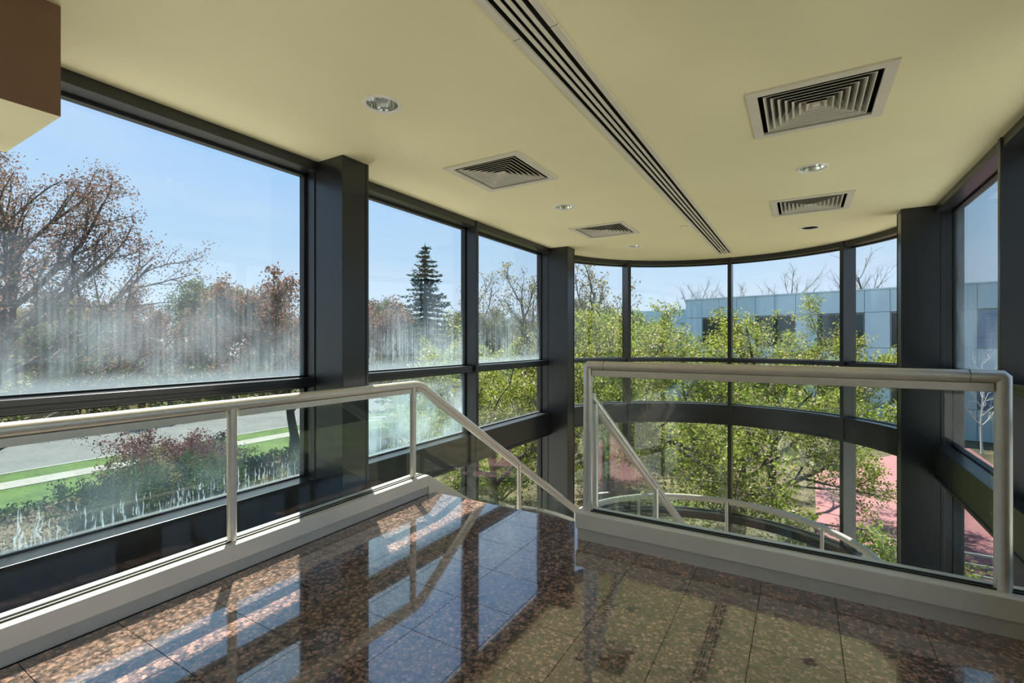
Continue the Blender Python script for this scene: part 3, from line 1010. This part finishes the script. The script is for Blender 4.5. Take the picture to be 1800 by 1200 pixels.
def leaf_mesh(name, rng, sites, per, spread, size, mat, aspect=0.55, flat_=0.0, droop=0.0):
    s = np.repeat(np.asarray(sites), per, axis=0)
    n = len(s)
    c = s + rng.normal(0, spread, (n, 3))
    u = rng.normal(0, 1, (n, 3)); u[:, 2] *= (1 - flat_); u[:, 2] -= droop
    u /= np.linalg.norm(u, axis=1)[:, None]
    w = rng.normal(0, 1, (n, 3))
    w -= u * (w * u).sum(1)[:, None]
    w /= np.linalg.norm(w, axis=1)[:, None]
    nn = np.cross(u, w)
    L = size * rng.uniform(0.6, 1.35, n)[:, None]
    v = np.stack([c - u * L * 0.5, c + w * L * aspect * 0.5 + nn * L * 0.08, c + u * L * 0.5, c - w * L * aspect * 0.5 + nn * L * 0.08], 1).reshape(-1, 3)
    q = np.arange(n * 4).reshape(-1, 4)
    return mesh_np(name, v, q, mat)


class Tree:
    def __init__(self, seed):
        self.r = random.Random(seed)
        self.v = []
        self.f = []
        self.sites = []

    def tube(self, pts, rad, sides):
        o = len(self.v)
        n = len(pts)
        u = None
        for i, p in enumerate(pts):
            d = (pts[min(i + 1, n - 1)] - pts[max(i - 1, 0)])
            d.normalize()
            if u is None:
                u = d.orthogonal().normalized()
            else:
                u = (u - d * u.dot(d)).normalized()
            w = d.cross(u)
            for s in range(sides):
                a = 2 * PI * s / sides
                q = p + u * (math.cos(a) * rad[i]) + w * (math.sin(a) * rad[i])
                self.v.append((q.x, q.y, q.z))
        for i in range(n - 1):
            for s in range(sides):
                a = o + i * sides + s; b = o + i * sides + (s + 1) % sides
                self.f.append((a, b, b + sides, a + sides))

    def grow(self, P, p, d, L, r, lev):
        R = self.r
        n = P['seg'][lev]
        st = L / n
        pts = [p.copy()]
        dirs = [d.copy()]
        j = P['jit'][lev]
        for i in range(n):
            d = d + Vector((R.gauss(0, j), R.gauss(0, j), R.gauss(0, j) + P['up'][lev]))
            d.normalize()
            p = p + d * st
            pts.append(p.copy()); dirs.append(d.copy())
        tip = P.get('tip', 0.35)
        rad = [r * (1 - (1 - tip) * i / n) for i in range(n + 1)]
        if lev == 0:
            rad[0] *= 1.35
        self.tube(pts, rad, P['sides'][lev])
        if lev >= P['leaf_from']:
            for i in range(1, n + 1):
                self.sites.append(pts[i][:])
        if lev + 1 < P['levels']:
            nc = P['kids'][lev]
            az = R.uniform(0, 6.28)
            for q in range(nc):
                t = P['t0'][lev] + (1 - P['t0'][lev]) * (q + R.uniform(0.1, 0.9)) / nc
                fi = min(t * n, n - 0.001)
                i = int(fi)
                pp = pts[i].lerp(pts[i + 1], fi - i)
                dd = dirs[min(i + 1, n)]
                az += 2.4 + R.uniform(-0.4, 0.4)
                a = P['ang'][lev] * R.uniform(0.75, 1.25)
                o = dd.orthogonal().normalized()
                o = Matrix.Rotation(az, 3, dd) @ o
                cd = dd * math.cos(a) + o * math.sin(a)
                if P.get('nodown') and cd.z < P['nodown'][lev]:
                    cd.z = P['nodown'][lev] + R.uniform(0, 0.15); cd.normalize()
                cl = L * P['ratio'][lev] * (1 - P['short'][lev] * t) * R.uniform(0.75, 1.2)
                self.grow(P, pp, cd, cl, max(P['rmin'], rad[i] * P['rr'][lev]), lev + 1)


def tree_proto(seed, P, bark, leaves):
    """returns list of (part name, mesh)"""
    T = Tree(seed)
    T.grow(P, Vector((0, 0, -0.1)), Vector((P.get('lean', 0), P.get('leany', 0), 1)).normalized(), P['L'], P['r'], 0)
    parts = [('branches', mesh_np('branches', T.v, np.array(T.f), bark))]
    parts[0][1].shade_smooth()
    rng = np.random.default_rng(seed)
    S = np.array(T.sites) if T.sites else np.zeros((0, 3))
    for nm, mat, share, per, spread, size, kw in leaves:
        s = S[rng.random(len(S)) < share]
        parts.append((nm, leaf_mesh(nm, rng, s, per, spread, size, mat, **kw)))
    return parts


def plant(name, parts, loc, rot, scale, label, cat, group=None):
    t = thing(name, label, cat, loc, group)
    t.rotation_euler = (0, 0, rot)
    t.scale = (scale, scale, scale) if not isinstance(scale, tuple) else scale
    for nm, me in parts:
        o = bpy.data.objects.new(nm, me); C.objects.link(o); o.parent = t
        if nm in ('leaves', 'blossoms', 'needles'):
            o['kind'] = 'stuff'
    return t


maple = dict(L=5.6, r=0.19, levels=4, seg=[8, 6, 5, 4], jit=[0.05, 0.09, 0.12, 0.15], up=[0.02, 0.06, 0.05, 0.03], sides=[9, 6, 4, 3],
             kids=[13, 8, 7], t0=[0.28, 0.18, 0.15], ang=[0.85, 0.65, 0.7], ratio=[0.78, 0.52, 0.45], short=[0.55, 0.45, 0.4], rr=[0.55, 0.55, 0.55],
             rmin=0.006, leaf_from=2)
maple_big = dict(maple, L=8.0, r=0.26, kids=[16, 10, 8], ratio=[0.80, 0.55, 0.45], t0=[0.22, 0.15, 0.1])
PM1 = tree_proto(3, maple_big, 'bark', [('leaves', 'leaf_bud', 1.0, 7, 0.11, 0.068, {})])
PM2 = tree_proto(5, maple, 'bark', [('leaves', 'leaf_maple', 1.0, 5, 0.13, 0.12, {})])
PM3 = tree_proto(8, dict(maple, kids=[12, 8, 6]), 'bark', [('leaves', 'leaf_maple2', 1.0, 5, 0.15, 0.13, {})])
PG1 = tree_proto(12, dict(maple, ang=[0.6, 0.6, 0.7], L=6.2), 'bark_pale', [('leaves', 'leaf_dim', 1.0, 4, 0.16, 0.14, {})])
PG2 = tree_proto(13, dict(maple, kids=[11, 8, 6], ang=[0.75, 0.6, 0.7]), 'bark_pale', [('leaves', 'leaf_green', 0.9, 5, 0.15, 0.12, {})])
PSP = tree_proto(21, dict(maple, L=7.5, kids=[9, 7, 6], ang=[0.6, 0.55, 0.6], jit=[0.1, 0.14, 0.16, 0.18], ratio=[0.62, 0.5, 0.45]), 'bark_pale',
                 [('leaves', 'leaf_maple2', 0.35, 3, 0.12, 0.12, {})])
PB1 = tree_proto(31, dict(maple, L=7.0, r=0.11, rmin=0.0045, kids=[11, 8, 6], ang=[0.55, 0.5, 0.55], up=[0.02, 0.08, 0.06, 0.04], ratio=[0.6, 0.5, 0.45]), 'bark_pale', [])
crab = dict(L=2.5, r=0.17, levels=5, seg=[4, 7, 5, 4, 3], jit=[0.06, 0.13, 0.16, 0.18, 0.2], up=[0.0, 0.02, 0.02, 0.03, 0.04], sides=[9, 7, 5, 3, 3],
            kids=[7, 8, 6, 4], t0=[0.45, 0.22, 0.2, 0.2], ang=[0.95, 0.75, 0.75, 0.7], ratio=[1.75, 0.55, 0.5, 0.45], short=[0.2, 0.4, 0.4, 0.3], rr=[0.62, 0.5, 0.5, 0.5],
            rmin=0.005, leaf_from=3, nodown=[0.12, -0.25, -0.5, -0.7])
PC1 = tree_proto(41, crab, 'bark', [('leaves', 'leaf_crab', 1.0, 7, 0.085, 0.062, {}), ('blossoms', 'blossom', 0.35, 3, 0.06, 0.042, {'aspect': 0.9})])
PC2 = tree_proto(44, dict(crab, ang=[1.0, 0.8, 0.75, 0.7]), 'bark', [('leaves', 'leaf_crab', 1.0, 7, 0.085, 0.062, {}), ('blossoms', 'blossom', 0.15, 3, 0.06, 0.042, {'aspect': 0.9})])
PBI = tree_proto(51, dict(maple, L=4.5, r=0.05, kids=[14, 6, 4], ratio=[0.42, 0.45, 0.4], ang=[0.8, 0.6, 0.6], rmin=0.006), 'birch', [])
bush = dict(L=0.5, r=0.05, levels=4, seg=[2, 5, 4, 3], jit=[0.05, 0.12, 0.15, 0.2], up=[0, 0.03, 0.03, 0.02], sides=[6, 4, 3, 3], kids=[14, 8, 5], t0=[0.2, 0.15, 0.15],
            ang=[0.8, 0.7, 0.7], ratio=[3.2, 0.5, 0.5], short=[0.1, 0.35, 0.3], rr=[0.5, 0.5, 0.5], rmin=0.004, leaf_from=2, nodown=[0.15, 0.0, -0.2])
PBD = tree_proto(61, bush, 'bark', [('leaves', 'leaf_dark', 1.0, 7, 0.09, 0.085, {})])
PBR = tree_proto(63, bush, 'bark', [('leaves', 'leaf_red', 1.0, 6, 0.09, 0.075, {})])
PBG = tree_proto(65, dict(bush, up=[0, 0.06, 0.05, 0.03]), 'bark_pale', [('leaves', 'leaf_green', 0.9, 4, 0.09, 0.08, {})])
PBO = tree_proto(66, bush, 'bark', [('leaves', 'leaf_maple2', 1.0, 5, 0.1, 0.08, {})])


def spruce_parts(seed, H=12.5, R=2.9):
    r = random.Random(seed)
    T = Tree(seed)
    T.tube([Vector((0, 0, -0.1)), Vector((0, 0, H * 0.5)), Vector((0, 0, H))], [0.22, 0.13, 0.01], 8)
    sites = []
    z = 0.9
    while z < H - 0.15:
        t = z / H
        L0 = R * (1 - t) ** 0.85 * (0.8 + 0.35 * r.random())
        nb = 8 if t < 0.75 else 6
        a0 = r.uniform(0, 6.28)
        for k_ in range(nb):
            a = a0 + 2 * PI * k_ / nb + r.uniform(-0.25, 0.25)
            L = L0 * r.uniform(0.45, 1.3) + 0.12
            pts = []
            n = 6
            for i in range(n + 1):
                s = i / n
                dz = -0.38 * L * s + 0.26 * L * s * s
                pts.append(Vector((math.cos(a) * L * s, math.sin(a) * L * s, z + dz)))
            T.tube(pts, [0.035 * (1 - 0.8 * i / n) for i in range(n + 1)], 4)
            m = int(L * 16)
            for q in range(m):
                s = (q + 0.5) / m
                i = min(int(s * n), n - 1)
                p = pts[i].lerp(pts[i + 1], s * n - i)
                wd = 0.30 * (1 - 0.5 * s) * min(1, L)
                off = r.uniform(-wd, wd)
                sites.append((p.x - math.sin(a) * off, p.y + math.cos(a) * off, p.z - abs(off) * 0.35))
        z += 0.30 + 0.16 * (1 - t)
    rng = np.random.default_rng(seed)
    me = mesh_np('branches', T.v, np.array(T.f), 'bark')
    return [('branches', me), ('needles', leaf_mesh('needles', rng, sites, 3, 0.05, 0.22, 'needle', 0.4, 0.5, 0.25))]


PSPR = spruce_parts(71)
zg = ZG - 0.04

# street side, near
plant('maple_tree', PM1, (-18.6, 3.3, zg), 0.6, 1.05, 'large red-budded maple at the far left against the sky', 'tree')
plant('maple_tree', PM2, (-21.7, 15.0, zg), 1.2, 1.22, 'red-brown maple with a dark trunk on the lawn by the sidewalk', 'tree')
plant('maple_tree', PM2, (-22.2, 18.6, zg), 3.9, 1.12, 'slim red-brown maple just behind the trunk on the lawn', 'tree')
plant('spruce_tree', PSPR, (-23.2, 26.4, zg), 0.3, (1.28, 1.28, 1.0), 'tall pointed dark spruce seen through the second street window', 'tree')
plant('bare_tree', PSP, (-19.5, 27.8, zg), 1.0, 1.12, 'thin open tree just right of the spruce', 'tree')
plant('bare_tree', PSP, (-13.5, 25.2, zg), 2.6, 1.08, 'tall crooked tree with scant leaves left of the bay column', 'tree')
plant('bare_tree', PSP, (-11.0, 26.5, zg), 4.4, 1.12, 'tall thin-leaved tree closest to the bay column', 'tree')
plant('green_tree', PG2, (-18.5, 23.5, zg), 2.1, 0.80, 'low yellow-green tree in front of the spruce', 'tree')
plant('green_tree', PG1, (-20.0, 30.0, zg), 0.4, 0.95, 'grey-green tree behind the spruce base', 'tree')
plant('green_tree', PG2, (-14.0, 20.5, zg), 5.1, 0.78, 'low yellow-green tree below the crooked thin-leaved tree', 'tree')
plant('green_tree', PG1, (-9.0, 20.0, zg), 3.3, 0.75, 'low grey-green tree behind the bay column', 'tree')

# behind the bay
plant('green_tree', PG2, (-8.3, 23.5, zg), 0.9, 1.0, 'bright green bushy tree left of the office block', 'tree')
plant('green_tree', PG2, (-7.2, 27.5, zg), 2.7, 1.0, 'bright green tree touching the low wing of the office block', 'tree')
plant('green_tree', PG1, (-10.8, 30.5, zg), 1.9, 1.0, 'grey-green tree furthest left behind the bay windows', 'tree')
plant('crabapple_tree', PC1, (-1.3, 12.9, zg), 0.4, (1.15, 1.15, 1.06), 'flowering crabapple with spreading branches in front of the round bay', 'tree')
plant('crabapple_tree', PC2, (-4.6, 12.6, zg), 2.0, 1.05, 'leafy crabapple beside the left mullion of the round bay', 'tree')
plant('crabapple_tree', PC1, (-7.3, 11.2, zg), 3.6, 1.05, 'crabapple with a thick leaning limb outside the last street window', 'tree')
plant('crabapple_tree', PC2, (-0.9, 17.3, zg), 4.4, (1.2, 1.2, 1.18), 'crabapple standing behind the spreading one, before the office block', 'tree')
plant('birch_sapling', PBI, (7.4, 31.3, zg), 1.0, 1.0, 'white-stemmed bare sapling seen through the right window', 'tree')

# bare trees over the roof of the office block
HB = max(v.co.z for v in PB1[0][1].vertices)
for (x, y, h, r, lb) in ((-12.9, 60.0, 12.3, 0.3, 'bare tree rising over the left end of the office roof'), (-9.3, 62.0, 13.4, 2.2, 'bare tree over the office roof left of the centre mullion'),
                         (-6.0, 66.4, 13.0, 4.0, 'small bare tree over the roof just right of the centre mullion'), (-1.1, 63.6, 14.6, 1.1, 'tallest bare tree over the middle of the office roof'),
                         (3.7, 66.4, 13.6, 5.2, 'bare tree over the roof left of the right bay mullion'), (6.2, 56.2, 14.4, 2.9, 'spreading bare tree over the roof in the last bay window')):
    plant('bare_tree', PB1, (x, y, ZG - 0.1), r, h / HB, lb, 'tree')

# wood across the road
ru = np.random.default_rng(5)
nu = 70000
uy = ru.uniform(-25, 115, nu); ux = ru.uniform(-62, -41, nu)
uz = ZG + np.abs(ru.normal(0, 1.0, nu)) * (2.2 + 1.4 * np.sin(uy * 0.35 + ux * 0.2) ** 2)
n2 = 30000
ux = np.concatenate([ux, ru.uniform(-41, 0, n2)]); uy = np.concatenate([uy, ru.uniform(56, 72, n2)])
uz = np.concatenate([uz, ZG + np.abs(ru.normal(0, 2.3, n2))])
for nm_, mt_, sel in (('undergrowth', 'leaf_dim', 0), ('thicket', 'leaf_maple2', 1)):
    kk = np.arange(len(ux)) % 2 == sel
    um = leaf_mesh(nm_, ru, np.stack([ux[kk], uy[kk], uz[kk]], 1), 1, 0.1, 0.42, mt_)
    uo = bpy.data.objects.new(nm_, um); C.objects.link(uo)
    tag(uo, 'dense grey-green undergrowth among the trees across the road' if sel == 0 else 'dense brownish thicket among the trees across the road', 'undergrowth', kind='stuff')
rw = random.Random(77)
protos = [PM2, PM3, PG1, PM3, PM2, PG1]
n_ = 0
for row, (xx, step, sc) in enumerate(((-40.5, 5.2, 1.0), (-46, 5.2, 1.2), (-54, 6.5, 1.35))):
    y = 1 + row * 2
    while y < 92:
        kk = rw.randrange(len(protos))
        if row == 0 and 14 < y < 30:
            kk = 0
        p = protos[kk]
        kind_ = {id(PM2): 'red-brown', id(PM3): 'olive-brown', id(PG1): 'grey-green'}[id(p)]
        row_ = ('front row nearest the road', 'middle row', 'back row')[row]
        x = xx + rw.uniform(-1.5, 1.5)
        plant('woodland_tree', p, (x, y, ZG - 0.08), rw.uniform(0, 6.28), sc * rw.uniform(0.85, 1.12), kind_ + ' tree in the ' + row_ + ' of the wood across the road', 'tree', kind_ + ' trees in the ' + row_.split(' nearest')[0] + ' of the wood')
        y += step * rw.uniform(0.75, 1.3)
for i in range(9):
    plant('woodland_tree', protos[i % 6], (-30 + i * 4.0 + rw.uniform(-1, 1), 62 + rw.uniform(-6, 8), ZG - 0.08), rw.uniform(0, 6.28), rw.uniform(1.0, 1.25), 'distant tree in the belt left of the office block', 'tree', 'distant trees left of the office block')

# shrubs below the street windows
sh = [
    (PBR, (-18.9, 8.3), 1.15, 'purple-red leafed shrub below the left window', 'red_shrub'),
    (PBR, (-19.9, 10.0), 0.85, 'purple-red shrub nearest the left handrail post', 'red_shrub'),
    (PBO, (-17.8, 7.1), 0.95, 'olive-brown shrub left of the purple-red ones', 'brown_shrub'),
    (PBD, (-16.6, 5.9), 0.85, 'dark green shrub at the corner of the bright lawn', 'evergreen_shrub'),
    (PBD, (-16.4, 8.2), 0.85, 'dark green shrub in front of the purple-red shrub', 'evergreen_shrub'),
    (PBD, (-16.0, 11.4), 0.48, 'low dark green shrub right of the left handrail post', 'evergreen_shrub'),
    (PBG, (-17.5, 14.4), 0.5, 'small yellow-leafed shrub beside the large column', 'green_shrub'),
    (PBO, (-14.6, 9.4), 0.6, 'low brownish shrub close under the left window sill', 'brown_shrub'),
    (PBD, (-14.5, 12.5), 0.6, 'low dark shrub close under the window beside the column', 'evergreen_shrub'),
    (PBG, (-13.8, 16.2), 0.7, 'yellow-green shrub hidden low behind the large column', 'green_shrub'),
    (PBG, (-11.0, 14.5), 1.0, 'light green shrub below the fogged window pane', 'green_shrub'),
    (PBG, (-8.6, 13.6), 1.1, 'light green shrub under the sloping handrail', 'green_shrub'),
    (PBG, (-6.0, 16.0), 1.2, 'light green shrub behind the left bay window', 'green_shrub'),
    (PBG, (-3.4, 20.0), 1.1, 'light green shrub behind the crabapples', 'green_shrub'),
    (PBG, (1.6, 11.6), 0.85, 'light green shrub beside the rail fence', 'green_shrub'),
    (PBG, (2.3, 12.2), 0.36, 'small leafy shrub at the foot of the rail fence in the right window', 'green_shrub'),
]
for p, (x, y), s, lb, nm in sh:
    plant(nm, p, (x, y, zg), (x * 7 + y * 3) % 6.28, s, lb, 'shrub')

# low ground cover in the bed
rc = np.random.default_rng(9)
nc_ = 26000
gx_ = rc.uniform(-21.0, -14.8, nc_); gy_ = rc.uniform(2.0, 24.0, nc_)
keep = (np.sin(gx_ * 1.3 + gy_ * 0.9) + np.sin(gy_ * 0.7 - gx_ * 0.5) + 0.16 * (gy_ - 8)) > rc.uniform(-0.2, 1.2, nc_)
gx_, gy_ = gx_[keep], gy_[keep]
gz_ = ZG + rc.uniform(0.0, 0.30, len(gx_))
gm = leaf_mesh('ground_cover', rc, np.stack([gx_, gy_, gz_], 1), 2, 0.06, 0.13, 'leaf_dark', 0.6)
go = bpy.data.objects.new('ground_cover', gm); C.objects.link(go)
tag(go, 'low dark green ivy ground cover in the bed below the street windows', 'ground cover', kind='stuff')
rl = np.random.default_rng(10)
nl_ = 9000
lm_ = leaf_mesh('leaf_litter', rl, np.stack([rl.uniform(-21.4, -15.2, nl_), rl.uniform(-2.0, 18.0, nl_), ZG - 0.02 + rl.uniform(0, 0.06, nl_)], 1), 1, 0.02, 0.10, 'leaf_bud', 0.7, 0.8)
lo_ = bpy.data.objects.new('leaf_litter', lm_); C.objects.link(lo_)
tag(lo_, 'dry brown fallen leaves scattered over the bed', 'leaf litter', kind='stuff')
